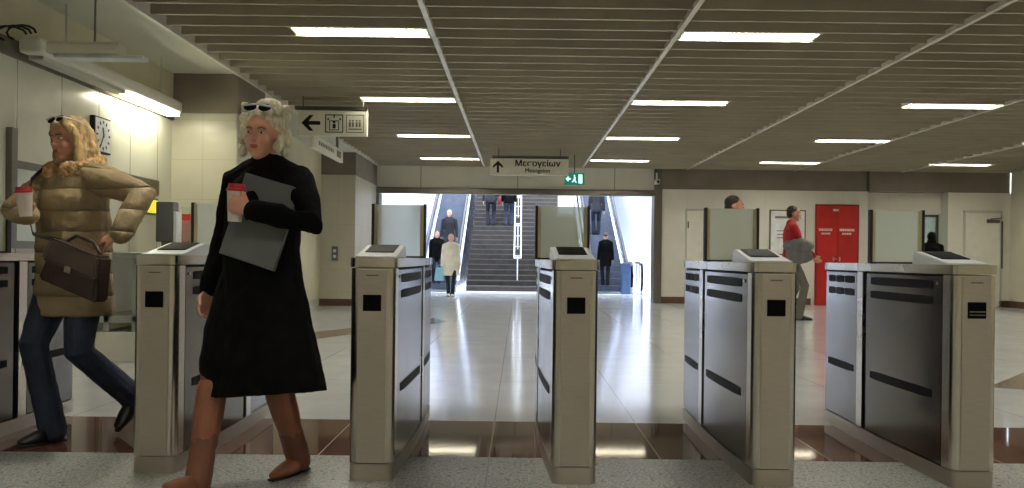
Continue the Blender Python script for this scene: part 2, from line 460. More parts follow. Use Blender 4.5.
# middle handrail
t = root('handrail', (-.045, 27.1, .16), 'white ladder-like double handrail up the middle of the stairs', 'handrail')
SL = .5
b = MB()
for s_ in (-.10, .10): b.tube([(s_, 0, .84), (s_, 11, .84+11*SL)], .022)
b.tube([(-.11, 0, .84), (.11, 0, .84)], .022)
b.build('rail', X['rail_white'], t, True)
b = MB()
for k in range(1, 16): b.tube([(-.11, .7*k, .84+.7*k*SL), (.11, .7*k, .84+.7*k*SL)], .012)
b.build('rung', X['rail_white'], t, True)
for k in range(6):
    yy = .12 + k*2.1
    z0_ = int((.3+yy)/.32)*.16+.004; MB().cyl((0, yy, z0_), .02, .84+yy*SL-z0_, n=10).tube([(-.11, yy, .84+yy*SL), (.11, yy, .84+yy*SL)], .015).build('post', X['rail_white'], t, True)
# white rail panel on the stair's right
t = root('side_handrail', (1.95, 27.1, .16), 'white tubular handrail along the right edge of the stairs', 'handrail')
MB().tube([(0, 0, .8), (0, 11, .8+11*SL)], .025).tube([(0, 0, .45), (0, 11, .45+11*SL)], .018).build('rail', X['rail_white'], t, True)
for k in range(6):
    yy = .1+k*2.1
    z0_ = int((.3+yy)/.32)*.16+.004; MB().cyl((0, yy, z0_), .02, .80+yy*SL-z0_, n=10).build('post', X['rail_white'], t, True)
t = root('glass_rail_panel', (1.62, 31.56, 2.404), 'white glazed panel with a frame beside the upper stair', 'panel')
MB().box(-.28, .28, -.02, .02, .05, 1.5).build('frame', X['rail_white'], t)
MB().box(-.24, .24, -.03, .03, .1, .15).box(-.28, -.24, -.02, .02, 0, .05).box(.24, .28, -.02, .02, 0, .05).build('foot', X['steel'], t)

def escalator(x, label):
    t = root('escalator', (x, 25.9, 0), label, 'escalator', 'escalators either side of the stairs')
    L = 14.0
    def zz(y): return 0 if y < 1.2 else (y-1.2)*SL
    b = MB()
    k = 0
    while k*.4 < L-1.2:
        y0 = 1.2+k*.4; b.box(-.48, .48, y0, y0+.46, k*.2-.3, k*.2+.2); k += 1
    b.box(-.48, .48, 0, 1.25, .0, .03)
    b.build('steps', X['esc_step'], t)
    for s_ in (-1, 1):
        xs = s_*.53
        def strip(y0, h0, h1, th, dy=0):
            mb = MB(); pts = [(y0, 0), (1.2, 0), (L, (L-1.2)*SL)]
            a = [(xs-th, p[0], p[1]+h0) for p in pts]; c = [(xs-th, p[0], p[1]+h1) for p in pts]
            mb.quadbox([a[0], a[1], c[1], c[0]], (2*th, 0, 0)); mb.quadbox([a[1], a[2], c[2], c[1]], (2*th, 0, 0)); return mb
        sk = MB(); sk.quadbox([(xs-.05*(1 if s_ > 0 else 1), .0, 0), (xs-.05, L, 0), (xs-.05, L, (L-1.2)*SL+.3), (xs-.05, 1.2, .3), (xs-.05, 0, .3)], (.1, 0, 0))
        sk.build('skirt', X['esc_panel'], t)
        strip(.1, .3, .86, .012).build('balustrade', X['esc_panel'], t)
        pts = [(xs, .75, .12), (xs, .25, .12), (xs, -.02, .25), (xs, -.12, .5), (xs, -.02, .78), (xs, .2, .9), (xs, 1.2, .9), (xs, L, .9+(L-1.2)*SL)]
        MB().tube(pts, .045, 10).build('handrail', X['rubber'], t, True)
    return t
escalator(-2.38, 'escalator on the left side of the stairs, coming down')
e_ = escalator(2.72, 'escalator on the right side of the stairs, black handrail end')
MB().box(.22, .47, -.25, .1, 0, .9, .02).build('end_panel', M('blue_steel', (92, 118, 160), .3, .6), e_)
t = root('queue_barrier', (3.52, 25.8, 0), 'black looped rail barrier beside the right escalator', 'barrier')
MB().tube([(0, 0, .1), (0, -.12, .3), (0, -.12, .65), (0, 0, .85), (0, .6, .9), (0, 1.2, .9)], .04, 10).build('loop_rail', X['rubber'], t, True)
MB().cyl((0, .5, 0), .02, .9).cyl((0, 1.1, 0), .02, .9).box(-.03, .03, -.05, 1.15, 0, .1).build('post', X['steel'], t)

# ------------------------------------------------------------------ ceiling light fittings
def fixture():
    t = root('ceiling_light', (0, 0, 0), 'x', 'ceiling light')
    MB().box(-.64, .64, -.163, .163, .10, .13).box(-.64, .64, -.163, -.150, -.004, .10).box(-.64, .64, .150, .163, -.004, .10).box(-.64, -.62, -.15, .15, .012, .10).box(.62, .64, -.15, .15, .012, .10).build('housing', X['white_paint'], t)
    MB().box(-.61, .61, -.145, -.025, .03, .04).build('light_tube', X['tube'], t)
    MB().box(-.61, .61, .025, .145, .03, .04).build('light_tube', X['tube'], t)
    b = MB().box(-.62, .62, -.014, .014, .0, .04)
    for k in range(24): b.box(-.60+k*.052, -.597+k*.052, -.15, .15, .012, .024)
    b.build('louvre', X['tbar'], t)
    return t
rows = {8.4: 'nearest visible row', 12.0: 'second row', 15.6: 'third row', 19.2: 'last row before the far wall'}
cols = {-1.51: 'in the leftmost column, by the soffit', 2.13: 'in the middle column', 5.78: 'in the third column', 9.42: 'in the column by the right wall'}
proto = None
for yy in (-6.0, -2.4, 1.2, 4.8, 8.4, 12.0, 15.6, 19.2):
    for xx in cols:
        if yy in rows: lab = 'tube light %s, %s' % (cols[xx], rows[yy])
        else: lab = 'twin tube ceiling light overhead on the near side of the gates'
        g = 'recessed ceiling lights between the slats' if yy in rows else 'ceiling lights on the camera side'
        if proto is None:
            proto = fixture(); proto.location = (xx, yy, CZ); proto['label'] = lab; proto['group'] = g
        else: dup(proto, (xx, yy, CZ), lab, g)

# long luminaire over the counter and its cross arm
t = root('ceiling_hung_luminaire', (-3.86, 7.05, 2.555), 'long white strip luminaire along the left wall, glowing at its far end', 'lamp')
MB().box(-.09, .09, 0, 3.0, .03, .16, .03).build('housing', X['white_paint'], t)
MB().box(-.07, .07, 1.75, 2.95, -.01, .03, .01).build('light_tube', X['tube_side'], t)
MB().box(-.06, .06, .1, 1.6, -.005, .03, .008).build('diffuser', X['plaster'], t)
MB().cyl((.04, .5, .16), .008, .39).cyl((.04, 2.5, .16), .008, .39).build('rod', X['steel'], t)
t = root('ceiling_hung_luminaire', (-3.6, 6.9, 2.50), 'unlit white luminaire arm hanging by a rod at the upper left', 'lamp')
MB().box(-.02, .55, -.08, .08, .03, .13, .03).build('housing', X['white_paint'], t)
MB().box(.05, .72, -.07, .07, .0, .03, .008).build('diffuser', X['paper'], t)
MB().cyl((.33, 0, .13), .008, .47).build('rod', X['steel_dark'], t)
b = MB()
for k in range(3):
    pts = [(-3.93+.1*k*.5+.16*math.cos(a)*(1-.15*k), 6.85+.02*k, 2.68+.06*math.sin(a)+.01*k) for a in [i*PI/6 for i in range(0, 9)]]
    b.tube(pts, .009, 6)
o = b.build('cable', X['rubber'], None, True)
tag(o, 'black looped cables at the wall end of the luminaire', 'cable')

# ------------------------------------------------------------------ signs
def arrow(mb, cx, cz, L, w, left=False, y=-.032):
    def q(pts):
        if left: pts = [(-(p[1]), p[0]) for p in pts]
        mb.quadbox([(cx+p[0], y, cz+p[1]) for p in pts], (0, .004, 0))
    q([(-w*.5, -L/2), (w*.5, -L/2), (w*.5, L/2-w), (-w*.5, L/2-w)])
    q([(0, L/2), (-L*.42, L/2-L*.42), (-L*.42, L/2-L*.42-w*1.1), (0, L/2-w*1.5)])
    q([(0, L/2), (0, L/2-w*1.5), (L*.42, L/2-L*.42-w*1.1), (L*.42, L/2-L*.42)])
t = root('hanging_sign', (.18, 17.5, 2.62), 'pale hanging sign with an up arrow and a station exit name', 'sign')
MB().box(-.76, .76, -.03, .03, 0, .32, .004).build('board', X['sign_face'], t)
MB().box(-.72, .76, -.04, .04, .325, .375).cyl((-.6, 0, .37), .01, .14).cyl((.6, 0, .37), .01, .14).build('hanger', X['steel_dark'], t)
b = MB(); arrow(b, -.61, .16, .23, .045); b.build('arrow', X['sign_black'], t)
m = text_mb('Μεσογείων', .165, .005); m.xf(Matrix.Translation((.16, -.034, .175)) @ ROTX); m.build('lettering', X['sign_black'], t)
m = text_mb('Mesogeion', .112, .003); m.xf(Matrix.Translation((.16, -.034, .055)) @ ROTX); m.build('lettering', X['sign_black'], t)

t = root('hanging_sign', (-2.5, 12.0, 2.61), 'pale hanging sign with a left arrow and two boxed pictograms', 'sign')
MB().box(-.46, .46, -.03, .03, 0, .34, .004).build('board', X['sign_face'], t)
MB().box(-.5, .46, -.04, .04, .345, .39).cyl((-.4, 0, .38), .01, .16).cyl((.4, 0, .38), .01, .16).build('hanger', X['steel_dark'], t)
b = MB(); arrow(b, -.29, .17, .25, .05, True); b.build('arrow', X['sign_black'], t)
def ringbox(mb, cx, cz, w, th, y=-.034):
    h = w/2
    mb.box(cx-h, cx+h, y, y+.004, cz+h-th, cz+h); mb.box(cx-h, cx+h, y, y+.004, cz-h, cz-h+th)
    mb.box(cx-h, cx-h+th, y, y+.004, cz-h, cz+h); mb.box(cx+h-th, cx+h, y, y+.004, cz-h, cz+h)
b = MB(); ringbox(b, .02, .165, .24, .012)
ringbox(b, .02, .14, .13, .01)
b.box(.012, .028, -.034, -.03, .24, .275).box(-.0, .04, -.034, -.03, .10, .16).cyl((.02, -.034, .185), .018, .004, 'y', 12)
b.box(-.07, -.05, -.034, -.03, .21, .235).box(.09, .11, -.034, -.03, .21, .235)
b.build('lift_pictogram', X['sign_black'], t)
b = MB(); ringbox(b, .30, .165, .24, .010)
for dx in (-.07, -.03, .02, .06): b.cyl((.30+dx, -.034, .205), .012, .004, 'y', 10); b.box(.30+dx-.012, .30+dx+.012, -.034, -.03, .12, .185)
b.box(.21, .39, -.034, -.03, .085, .10)
b.build('ticket_pictogram', X['ink_grey'], t)

t = root('wall_sign', (-3.22, 13.9, 2.68), 'pale sign seen edge-on along the left soffit', 'sign')
MB().box(-.03, .03, 0, 2.3, 0, .22, .004).build('board', X['sign_face'], t)
MB().box(-.02, .02, .3, .34, .22, .42).box(-.02, .02, 1.9, 1.94, .22, .42).build('hanger', X['steel_dark'], t)
b = MB()
for k in range(9): b.box(.03, .034, .35+k*.13, .35+k*.13+.08, .09, .15)
b.box(.03, .034, 1.75, 2.1, .06, .17)
b.build('lettering', X['ink_grey'], t)

t = root('exit_sign', (1.10, 18.2, 2.50), 'small lit green exit sign with a white running figure', 'sign')
MB().box(-.20, .20, -.03, .03, 0, .24, .004).build('case', X['exit_green'], t)
MB().cyl((0, 0, .24), .012, .37).build('hanger', X['steel_dark'], t)
b = MB()
b.box(.08, .16, -.034, -.03, .03, .21)
b.cyl((.0, -.034, .185), .016, .004, 'y', 12)
b.quadbox([(-.01, -.034, .165), (.025, -.034, .16), (.015, -.034, .10), (-.015, -.034, .10)], (0, .004, 0))
b.quadbox([(-.015, -.034, .11), (.015, -.034, .11), (.05, -.034, .04), (.025, -.034, .04)], (0, .004, 0))
b.quadbox([(-.015, -.034, .11), (.01, -.034, .10), (-.035, -.034, .045), (-.055, -.034, .055)], (0, .004, 0))
b.quadbox([(-.18, -.034, .12), (-.12, -.034, .18), (-.12, -.034, .06)], (0, .004, 0)); b.box(-.12, -.075, -.034, -.03, .10, .14)
b.build('running_figure', X['exit_white'], t)

t = root('ceiling_camera', (3.16, YB-.06, 2.72), 'small white security camera on the corner of the header', 'camera')
MB().box(-.05, .05, -.26, -.02, .02, .13, .01).build('camera_body', X['white_paint'], t)
MB().box(-.02, .02, -.05, .0, .1, .3).build('bracket', X['white_paint'], t)
MB().cyl((0, -.28, .07), .03, .03, 'y').build('lens', X['black_gloss'], t)

# clock on the left wall
t = root('wall_clock', (XL, 8.58, 2.14), 'square white clock with a black frame on the left wall', 'clock')
MB().box(0, .05, -.172, .172, -.172, .172, .008).build('clock_case', X['black_matt'], t)
MB().box(.05, .054, -.155, .155, -.155, .155).build('clock_face', X['paper'], t)
b = MB()
for k in range(12):
    a = k*PI/6; c, s_ = math.cos(a), math.sin(a); r0 = .11; r1 = .14
    p, q = V((.054, s_*r0, c*r0)), V((.054, s_*r1, c*r1)); n = V((0, c, -s_))*.009
    b.quadbox([p-n, p+n, q+n, q-n], (.002, 0, 0))
b.build('hour_marks', X['sign_black'], t)
for nm, a, L, w_ in (('hour_hand', math.radians(-12), .075, .009), ('minute_hand', math.radians(210), .12, .006)):
    # seen from +X the dial runs clockwise towards +Y... wall faces +X, viewer looks along -X: right is +Y
    d_ = V((0, math.sin(a), math.cos(a))); n = V((0, math.cos(a), -math.sin(a)))*w_
    MB().quadbox([V((.057, 0, 0))-d_*.02-n, V((.057, 0, 0))-d_*.02+n, V((.057, 0, 0))+d_*L+n, V((.057, 0, 0))+d_*L-n], (.003, 0, 0)).build(nm, X['sign_black'], t)

# ticket hatch in the left wall
t = root('ticket_hatch', (XL, 7.0, 1.05), 'grey framed ticket hatch in the left wall behind the woman in the parka', 'window')
MB().box(0, .05, .05, .13, 0, .95).box(0, .05, 1.62, 1.70, 0, .70).box(0, .05, .13, 1.62, 0, .06).box(0, .04, .13, 1.62, .64, .70).build('frame', X['steel_dark'], t)
MB().box(.01, .02, .13, 1.62, .06, .64).build('glass', X['frost'], t)
t = root('vent_grille', (XL, 9.05, 1.66), 'grey slatted vent grille on the left wall beside the tiled pillar', 'vent')
b = MB().box(0, .02, 0, .95, 0, .17)
for k in range(5): b.box(.02, .035, .02, .93, .02+k*.03, .034+k*.03)
b.build('grille', X['steel_dark'], t)
t = root('lit_notice', (XL, 9.5, 1.44), 'small lit yellow notice under the vent grille', 'sign')
MB().box(0, .05, 0, .42, 0, .18, .004).build('case', X['grey_plastic'], t)
MB().box(.05, .054, .02, .40, .02, .16).build('sign_panel', X['yellow'], t)
# counter
t = root('ticket_counter', (-3.66, 8.42, 0), 'steel and white ticket counter against the left wall', 'counter')
MB().box(-.30, .34, 0, 1.9, 0, .28, .01).build('plinth', X['white_paint'], t)
MB().box(-.30, .30, .05, 1.9, .36, .44, .01).build('shelf', X['counter_metal'], t)
MB().box(-.30, .34, 0, 1.9, .98, 1.03, .01).build('counter_top', X['counter_metal'], t)
for (px, py) in ((-.22, .08), (.05, .08), (.28, .08), (.28, .95), (.28, 1.8)):
    MB().box(px-.03, px+.03, py-.03, py+.03, .28, .98, .006).build('leg', X['counter_metal'], t)
MB().box(-.30, -.28, .1, 1.85, .44, .98).build('back_panel', X['plaster'], t)
t = root('card_terminal', (-3.60, 9.2, 1.03), 'grey upright card terminal on the ticket counter', 'terminal')
MB().box(-.10, .08, -.05, .10, .11, .52, .012).build('case', X['grey_plastic'], t)
MB().box(.082, .112, -.05, .10, .03, .42, .004).build('edge_panel', X['paper'], t)
MB().box(-.05, .05, -.02, .07, 0, .12).box(-.1, .1, -.06, .11, 0, .015).build('foot', X['steel_dark'], t)
t = root('leaflet_holder', (-3.56, 9.75, 1.03), 'clear leaflet holder with a red and a yellow leaflet on the counter', 'leaflet holder')
MB().box(-.12, .12, -.05, -.045, 0, .35).box(-.12, .12, .045, .05, 0, .5).box(-.12, .12, -.05, .05, 0, .01).build('holder', X['clear'], t)
MB().box(-.10, -.01, .0, .03, .02, .42).build('leaflet', X['leaf_red'], t)
MB().box(.01, .10, -.03, 0, .02, .28).build('leaflet', X['leaf_yellow'], t)
t = root('wall_switch_box', (-3.72, 18.2, .92), 'small grey switch box on the far pillar', 'switch box')
MB().box(-.06, .06, -.05, 0, 0, .28, .006).build('box', X['grey_plastic'], t)
MB().box(-.03, .03, -.056, -.05, .16, .22).box(-.03, .03, -.056, -.05, .05, .11).build('switch', X['white_plastic'], t)

# ------------------------------------------------------------------ ticket gates
GL = 1.76; GH = 1.018
def hw(y): return .101 + .020*math.sin(PI*min(max(y, 0), GL)/GL)
def outline(y0, y1, off=0, r0=0, r1=0, n=10):
    pts = []
    ys = [y0 + (y1-y0)*i/n for i in range(n+1)]
    def inset(y):
        d = 0
        if r0 and y < y0+r0: d = max(d, r0 - math.sqrt(max(0, r0*r0-(r0-(y-y0))**2)))
        if r1 and y > y1-r1: d = max(d, r1 - math.sqrt(max(0, r1*r1-(r1-(y1-y))**2)))
        return d
    if r0: ys += [y0+r0*f for f in (0, .06, .2, .4, .65, 1)]
    if r1: ys += [y1-r1*f for f in (0, .06, .2, .4, .65, 1)]
    ys = sorted(set(round(q, 5) for q in ys))
    right = [(hw(q)+off-inset(q), q) for q in ys]
    return right + [(-a, q) for a, q in reversed(right)]
def side_patch(mb, s_, y0, y1, z0, z1, off, th=.006, n=8, rz=0):
    """curved plate lying on the gate's flank"""
    A, B = [], []
    for i in range(n+1):
        q = y0+(y1-y0)*i/n; e = 0
        if rz and (i == 0 or i == n): e = rz
        A.append((V((s_*(hw(q)+off-th), q, z0+e)), V((s_*(hw(q)+off-th), q, z1-e))))
        B.append((V((s_*(hw(q)+off), q, z0+e)), V((s_*(hw(q)+off), q, z1-e))))
    bm = mb.bm
    a = [[bm.verts.new(p) for p in r] for r in A]; c = [[bm.verts.new(p) for p in r] for r in B]
    for i in range(n):
        bm.faces.new((c[i][0], c[i+1][0], c[i+1][1], c[i][1])); bm.faces.new((a[i][0], a[i][1], a[i+1][1], a[i+1][0]))
        bm.faces.new((a[i][1], c[i][1], c[i+1][1], a[i+1][1])); bm.faces.new((a[i][0], a[i+1][0], c[i+1][0], c[i][0]))
    bm.faces.new((a[0][0], c[0][0], c[0][1], a[0][1])); bm.faces.new((a[n][0], a[n][1], c[n][1], c[n][0]))
def make_gate():
    t = root('ticket_gate', (0, 0, 0), 'x', 'ticket gate')
    MB().prism(outline(0, GL, -.002, .035, .06), 0, .075).build('plinth', X['steel_front'], t, True)
    b = MB().prism(outline(.012, 1.0, -.014, .03, 0), .075, .972).prism(outline(1.03, GL-.01, -.014, 0, .05), .075, .972).prism(outline(1.0, 1.03, -.05), .075, .97)
    b.build('core', X['seam'], t)
    # front column: rounded stainless corners
    b = MB(); b.prism(outline(.0, .10, 0, .036, 0), .079, .970); b.build('front_column', X['steel_edge'], t, True)
    fp = MB().box(-.066, .066, -.006, .004, .082, .966, .002).build('front_panel', X['steel_front'], t)
    MB().box(-.042, .042, -.012, -.005, .775, .850, .003).build('card_reader', X['black_gloss'], t)
    MB().box(-.028, .028, -.008, -.005, .935, .941).build('badge', X['steel_dark'], t)
    MB().prism(outline(-.004, GL+.004, .006, .04, .06), .975, GH).build('top_cap', X['steel_edge'], t, True)
    for s_ in (-1, 1):
        b = MB(); side_patch(b, s_, .112, .985, .085, .962, -.002, .010)
        pn = b.build('side_door', X['steel_side_shaded'], t, True)
        b = MB()
        side_patch(b, s_, .20, .92, .900, .943, .0005, .004, rz=.003); b.build('sensor_strip', X['black_gloss'], pn, True)
        b = MB(); side_patch(b, s_, .20, .92, .826, .868, .0005, .004, rz=.003); b.build('sensor_strip', X['black_gloss'], pn, True)
        b = MB(); side_patch(b, s_, .20, .92, .378, .424, .0005, .004, rz=.004)
        b.build('sensor_strip', X['black_gloss'], pn, True)
        b = MB(); b.cyl((s_*(hw(.15)-.001), .15, .93), .008, s_*.004, 'x', 12); b.build('lock', X['steel_edge'], pn)
        b = MB(); side_patch(b, s_, 1.035, 1.12, .079, .970, .002, .02); b.build('hinge_post', X['steel_edge'], t, True)
        b = MB(); side_patch(b, s_, 1.135, GL-.06, .085, .962, -.002, .010)
        pn = b.build('rear_panel', X['steel_side_shaded'], t, True)
        for (q0, q1) in ((1.18, 1.34), (1.36, 1.5), (1.52, 1.64)):
            for z0_ in (.900, .826): b = MB(); side_patch(b, s_, q0, q1, z0_, z0_+.043, .0005, .004, 3, .003); b.build('sensor_strip', X['black_gloss'], pn, True)
        b = MB(); side_patch(b, s_, 1.18, 1.64, .378, .424, .0005, .004, 4, .004); b.build('sensor_strip', X['black_gloss'], pn, True)
    # inclined validator on top: wedge frame plus screen
    w_ = .095
    prof = [(.06, GH), (.46, GH), (.44, GH+.058), (.41, GH+.064), (.13, GH+.014), (.06, GH+.007)]
    a = [V((-w_, p[0], p[1])) for p in prof]
    vf = MB().quadbox(a, (2*w_, 0, 0)); bmesh.ops.bevel(vf.bm, geom=list(vf.bm.edges), offset=.004, segments=2, affect='EDGES')
    vo = vf.build('validator', X['white_plastic'], t, True)
    q0, q1 = V((0, .19, GH+.0252)), V((0, .395, GH+.0618)); nrm = V((0, -.176, .984))*.003
    MB().quadbox([q0+V((-.068, 0, 0))+nrm*.3, q0+V((.068, 0, 0))+nrm*.3, q1+V((.068, 0, 0))+nrm*.3, q1+V((-.068, 0, 0))+nrm*.3], nrm).build('screen', X['black_gloss'], vo)
    # glass leaf housing standing across the gate
    gy = .87; gt = GH+.297
    MB().box(-.150, -.136, gy-.012, gy+.03, GH, gt, .003).build('barrier_post', X['black_matt'], t)
    MB().box(.138, .150, gy-.012, gy+.03, GH, gt, .003).build('barrier_post', X['black_matt'], t)
    MB().box(-.136, -.118, gy, gy+.03, GH, gt-.008).build('barrier_bracket', X['beige_strip'], t)
    MB().box(.118, .138, gy, gy+.03, GH, gt-.008).build('barrier_bracket', X['beige_strip'], t)
    MB().box(-.138, .138, gy-.01, gy+.04, GH-.001, GH+.010).build('barrier_rail', X['black_matt'], t)
    MB().box(-.138, .138, gy+.005, gy+.015, GH+.010, gt-.004).build('glass_leaf', X['frost'], t)
    return t
gates = [(-2.97, 4.1, 'steel ticket gate cut off by the left picture edge, behind the parka woman'),
         (-1.697, 4.2, 'steel ticket gate between the two women, partly behind the black coat'),
         (-.667, 4.11, 'steel ticket gate just right of the woman in the black coat'),
         (.262, 4.09, 'steel ticket gate seen end-on in front of the stairs'),
         (1.170, 4.09, 'steel ticket gate in front of the person in the red jumper'),
         (2.085, 4.10, 'steel ticket gate in front of the red door, rightmost of the row')]
g0 = None
for (gx, gyy, lab) in gates:
    if g0 is None:
        g0 = make_gate(); g = g0; g.location = (gx, gyy, 0); g['label'] = lab; g['group'] = 'steel ticket gates in a row'
    else: g = dup(g0, (gx, gyy, 0), lab, 'steel ticket gates in a row', rz=.028 if abs(gx-.262) < .01 else 0)
MB().box(-.036, .036, -.0145, -.0125, .803, .809).box(-.036, .036, -.0145, -.0125, .789, .793).build('label_lines', X['ink_grey'], g)

# ------------------------------------------------------------------ people
def ik(a, b, l1, l2, pole):
    a, b = V(a), V(b); d = b-a; L = d.length
    if L > (l1+l2)*.999: b = a + d.normalized()*(l1+l2)*.999; d = b-a; L = d.length
    x = (l1*l1-l2*l2+L*L)/(2*L); h = math.sqrt(max(0, l1*l1-x*x)); u = d/L
    p = V(pole) - u*V(pole).dot(u); p.normalize()
    return a+u*x+p*h, b

def hand(mb, w, d, n, thumb, h=1.7, curl=.5):
    """w wrist, d finger direction, n palm normal, thumb = side vector towards the thumb"""
    k = h/1.72; d = V(d).normalized(); n = V(n); n = (n-d*n.dot(d)).normalized(); s = d.cross(n)
    if s.dot(V(thumb)) < 0: s = -s
    mb.loft([w-d*.03*k, w+d*.02*k, w+d*.055*k, w+d*.088*k], [(.025*k, .018*k), (.032*k, .018*k), (.040*k, .016*k), (.038*k, .012*k)], s, 12)
    for off, L, j in ((.029, .072, 0), (.0098, .080, 1), (-.0098, .075, 2), (-.028, .058, 3)):
        p = w + d*(.085-.004*abs(j-1))*k + s*off*k; pts = [p-d*.015*k]; ang = 0; dirv = d.copy()
        sp = s*(.10*(1.2-j))
        for q, seg in enumerate((.45, .30, .25)):
            ang += curl*(.75+.25*q)+.03*j
            dirv = (d*math.cos(ang) + n*math.sin(ang) + sp*.6).normalized()
            pts.append(p); p = p + dirv*L*seg*k
        pts.append(p)
        mb.loft(pts, [.0085*k, .009*k, .0083*k, .0077*k, .0068*k], s, 10)
    p = w + d*.028*k + s*.024*k
    t1 = (s*.75 + d*.65 + n*.25).normalized(); t2 = (s*.25 + d*.8 + n*(.3+curl*.6)).normalized()
    mb.loft([p, p+t1*.035*k, p+t1*.035*k+t2*.025*k, p+t1*.035*k+t2*.048*k], [.014*k, .0115*k, .010*k, .0085*k], n, 10)

def head_parts(mb, m, k):
    def E(c, r): mb.ell(m @ (V(c)*k), tuple(q*k for q in r), 18, m.to_3x3().normalized())
    E((0, .012, .028), (.074, .094, .088)); E((0, -.022, -.042), (.057, .066, .070)); E((0, -.055, -.092), (.026, .026, .022))
    E((.034, -.058, -.03), (.026, .024, .028)); E((-.034, -.058, -.03), (.026, .024, .028))
    E((0, -.068, .03), (.048, .020, .022)); E((0, -.084, -.012), (.010, .016, .026)); E((0, -.098, -.026), (.0135, .015, .010))
    E((0, -.080, -.058), (.022, .012, .012))
    E((.075, .008, -.006), (.009, .020, .032)); E((-.075, .008, -.006), (.009, .020, .032))

def person(label, pos, yaw, h=1.70, female=True, feet=None, wrists=None, hands=None, pole=None, look=None, mats=None,
           coat=None, hair='short', voxel=.012, hips=None, lean=(0, 0), trouser_w=1.0, shoe='shoe', skin='skin', tilt=0.0, group=None, spread=1.0, hood=False):
    """pos ground point under the pelvis; yaw of facing; wrists/feet in (left, forward, up) metres"""
    F = V((math.sin(yaw), -math.cos(yaw), 0)); Lf = V((0, 0, 1)).cross(F); U = V((0, 0, 1)); O = V(pos)
    P = root('person', O, label, 'person', group)
    W = Matrix.Translation(-O)
    def g(l, f, u): return O + Lf*l + F*f + U*u
    pel = g(0, 0, .525*h); 
    hl = .052*h
    chest = g(lean[0]*.8, .01+lean[1]*.8, .74*h); nb = g(lean[0], lean[1], .835*h); hd = g(lean[0], lean[1]+.02*h, .918*h)
    sw = (.100 if female else .113)*h
    sh = {1: g(lean[0]+sw, lean[1], .805*h), -1: g(lean[0]-sw, lean[1], .805*h)}
    feet = feet or {1: (.08, .12, 0), -1: (-.08, -.12, 0)}
    wrists = wrists or {1: (sw+.06, .06, .47*h), -1: (-sw-.06, .0, .47*h)}
    hands = hands or {}
    pole = pole or {}
    hj, kn, an, el, wr = {}, {}, {}, {}, {}
    for s in (1, -1):
        hj[s] = g(s*hl, 0, .515*h)
        ft = feet[s]; a = g(ft[0], ft[1], ft[2]+.055*h)
        kn[s], an[s] = ik(hj[s], a, .245*h, .245*h, F + Lf*s*.1)
        if len(wrists[s]) == 4: wt = V(wrists[s][:3])
        else: wt = g(*wrists[s])
        pl = pole.get(s, (s*.5, -1, -.35)); el[s], wr[s] = ik(sh[s], wt, .172*h, .152*h, Lf*pl[0]+F*pl[1]+U*pl[2])
    k = h/1.72
    # ---- body
    B = MB()
    B.loft([pel-U*.06*k, pel+U*.04*k, pel.lerp(chest, .45), chest, nb-U*.03*k], [(.13*k, .085*k), (.135*k, .09*k), (.11*k, .075*k), (.13*k, .085*k), (.12*k, .055*k)], Lf, 16)
    B.loft([nb-U*.04*k, nb+U*.02*k, hd-U*.06*k-F*.01], [(.055*k, .055*k), (.048*k, .05*k), (.05*k, .055*k)], Lf, 14)
    lk = look if look is not None else (yaw, 0)
    hm = Matrix.Translation(hd) @ Matrix.Rotation(lk[0], 4, 'Z') @ Matrix.Rotation(lk[1], 4, 'X') @ Matrix.Rotation(tilt, 4, 'Y')
    head_parts(B, hm, k)
    for s in (1, -1):
        B.loft([sh[s].lerp(nb, .5), sh[s], sh[s].lerp(el[s], .5), el[s], el[s].lerp(wr[s], .35), wr[s]], [.05*k, .052*k, .043*k, .036*k, .036*k, .024*k], F, 12)
        fd = (wr[s]-el[s]).normalized(); hs = hands.get(s, {})
        dd = hs.get('d'); dd = (Lf*dd[0]+F*dd[1]+U*dd[2]) if dd else fd
        nn = hs.get('n'); nn = (Lf*nn[0]+F*nn[1]+U*nn[2]) if nn else -Lf*s
        tt = hs.get('t'); tt = (Lf*tt[0]+F*tt[1]+U*tt[2]) if tt else F
        hand(B, wr[s], dd, nn, tt, h, hs.get('curl', .35))
        B.loft([hj[s], hj[s].lerp(kn[s], .5), kn[s], kn[s].lerp(an[s], .35), an[s]], [.078*k, .066*k, .05*k, .05*k, .033*k], F, 12)
        pt_ = feet[s][3] if len(feet[s]) > 3 else 0.0; mF = F*math.cos(pt_)+U*math.sin(pt_); mU = U*math.cos(pt_)-F*math.sin(pt_)
        B.loft([an[s], an[s]-mU*.04*k, an[s]-mU*.050*k+mF*.08*k], [.035*k, (.033*k, .03*k), (.033*k, .018*k)], Lf, 10)
    B.xf(W); body = B.fuse('body', X[skin], P, .0048 if voxel < .008 else voxel, 2)
    def put(mb, nm, mt, sm=True): mb.xf(W); return mb.build(nm, mt, P, sm)
    # ---- face details
    def HP(c): return hm @ (V(c)*k)
    if voxel < .0125:
        for s in (1, -1):
            e = MB(); e.ell(HP((s*.029, -.0745, .004)), (.0125*k, .010*k, .0055*k), 14, hm.to_3x3()); put(e, 'eye', X['eye'])
            e = MB(); e.ell(HP((s*.029, -.0840, .004)), (.0052*k, .002*k, .0048*k), 10, hm.to_3x3()); put(e, 'iris', X['iris'])
            e = MB(); e.loft([HP((s*.014, -.089, .022)), HP((s*.030, -.087, .027)), HP((s*.046, -.076, .021))], [.003*k, .0035*k, .002*k], (0, 0, 1), 8); put(e, 'eyebrow', X['brow'])
        e = MB(); e.ell(HP((0, -.0925, -.0535)), (.021*k, .005*k, .0045*k), 12, hm.to_3x3()); e.ell(HP((0, -.092, -.0615)), (.018*k, .006*k, .0052*k), 12, hm.to_3x3()); put(e, 'lips', X['lips'])
    # ---- hair
    H = MB(); R3 = hm.to_3x3()
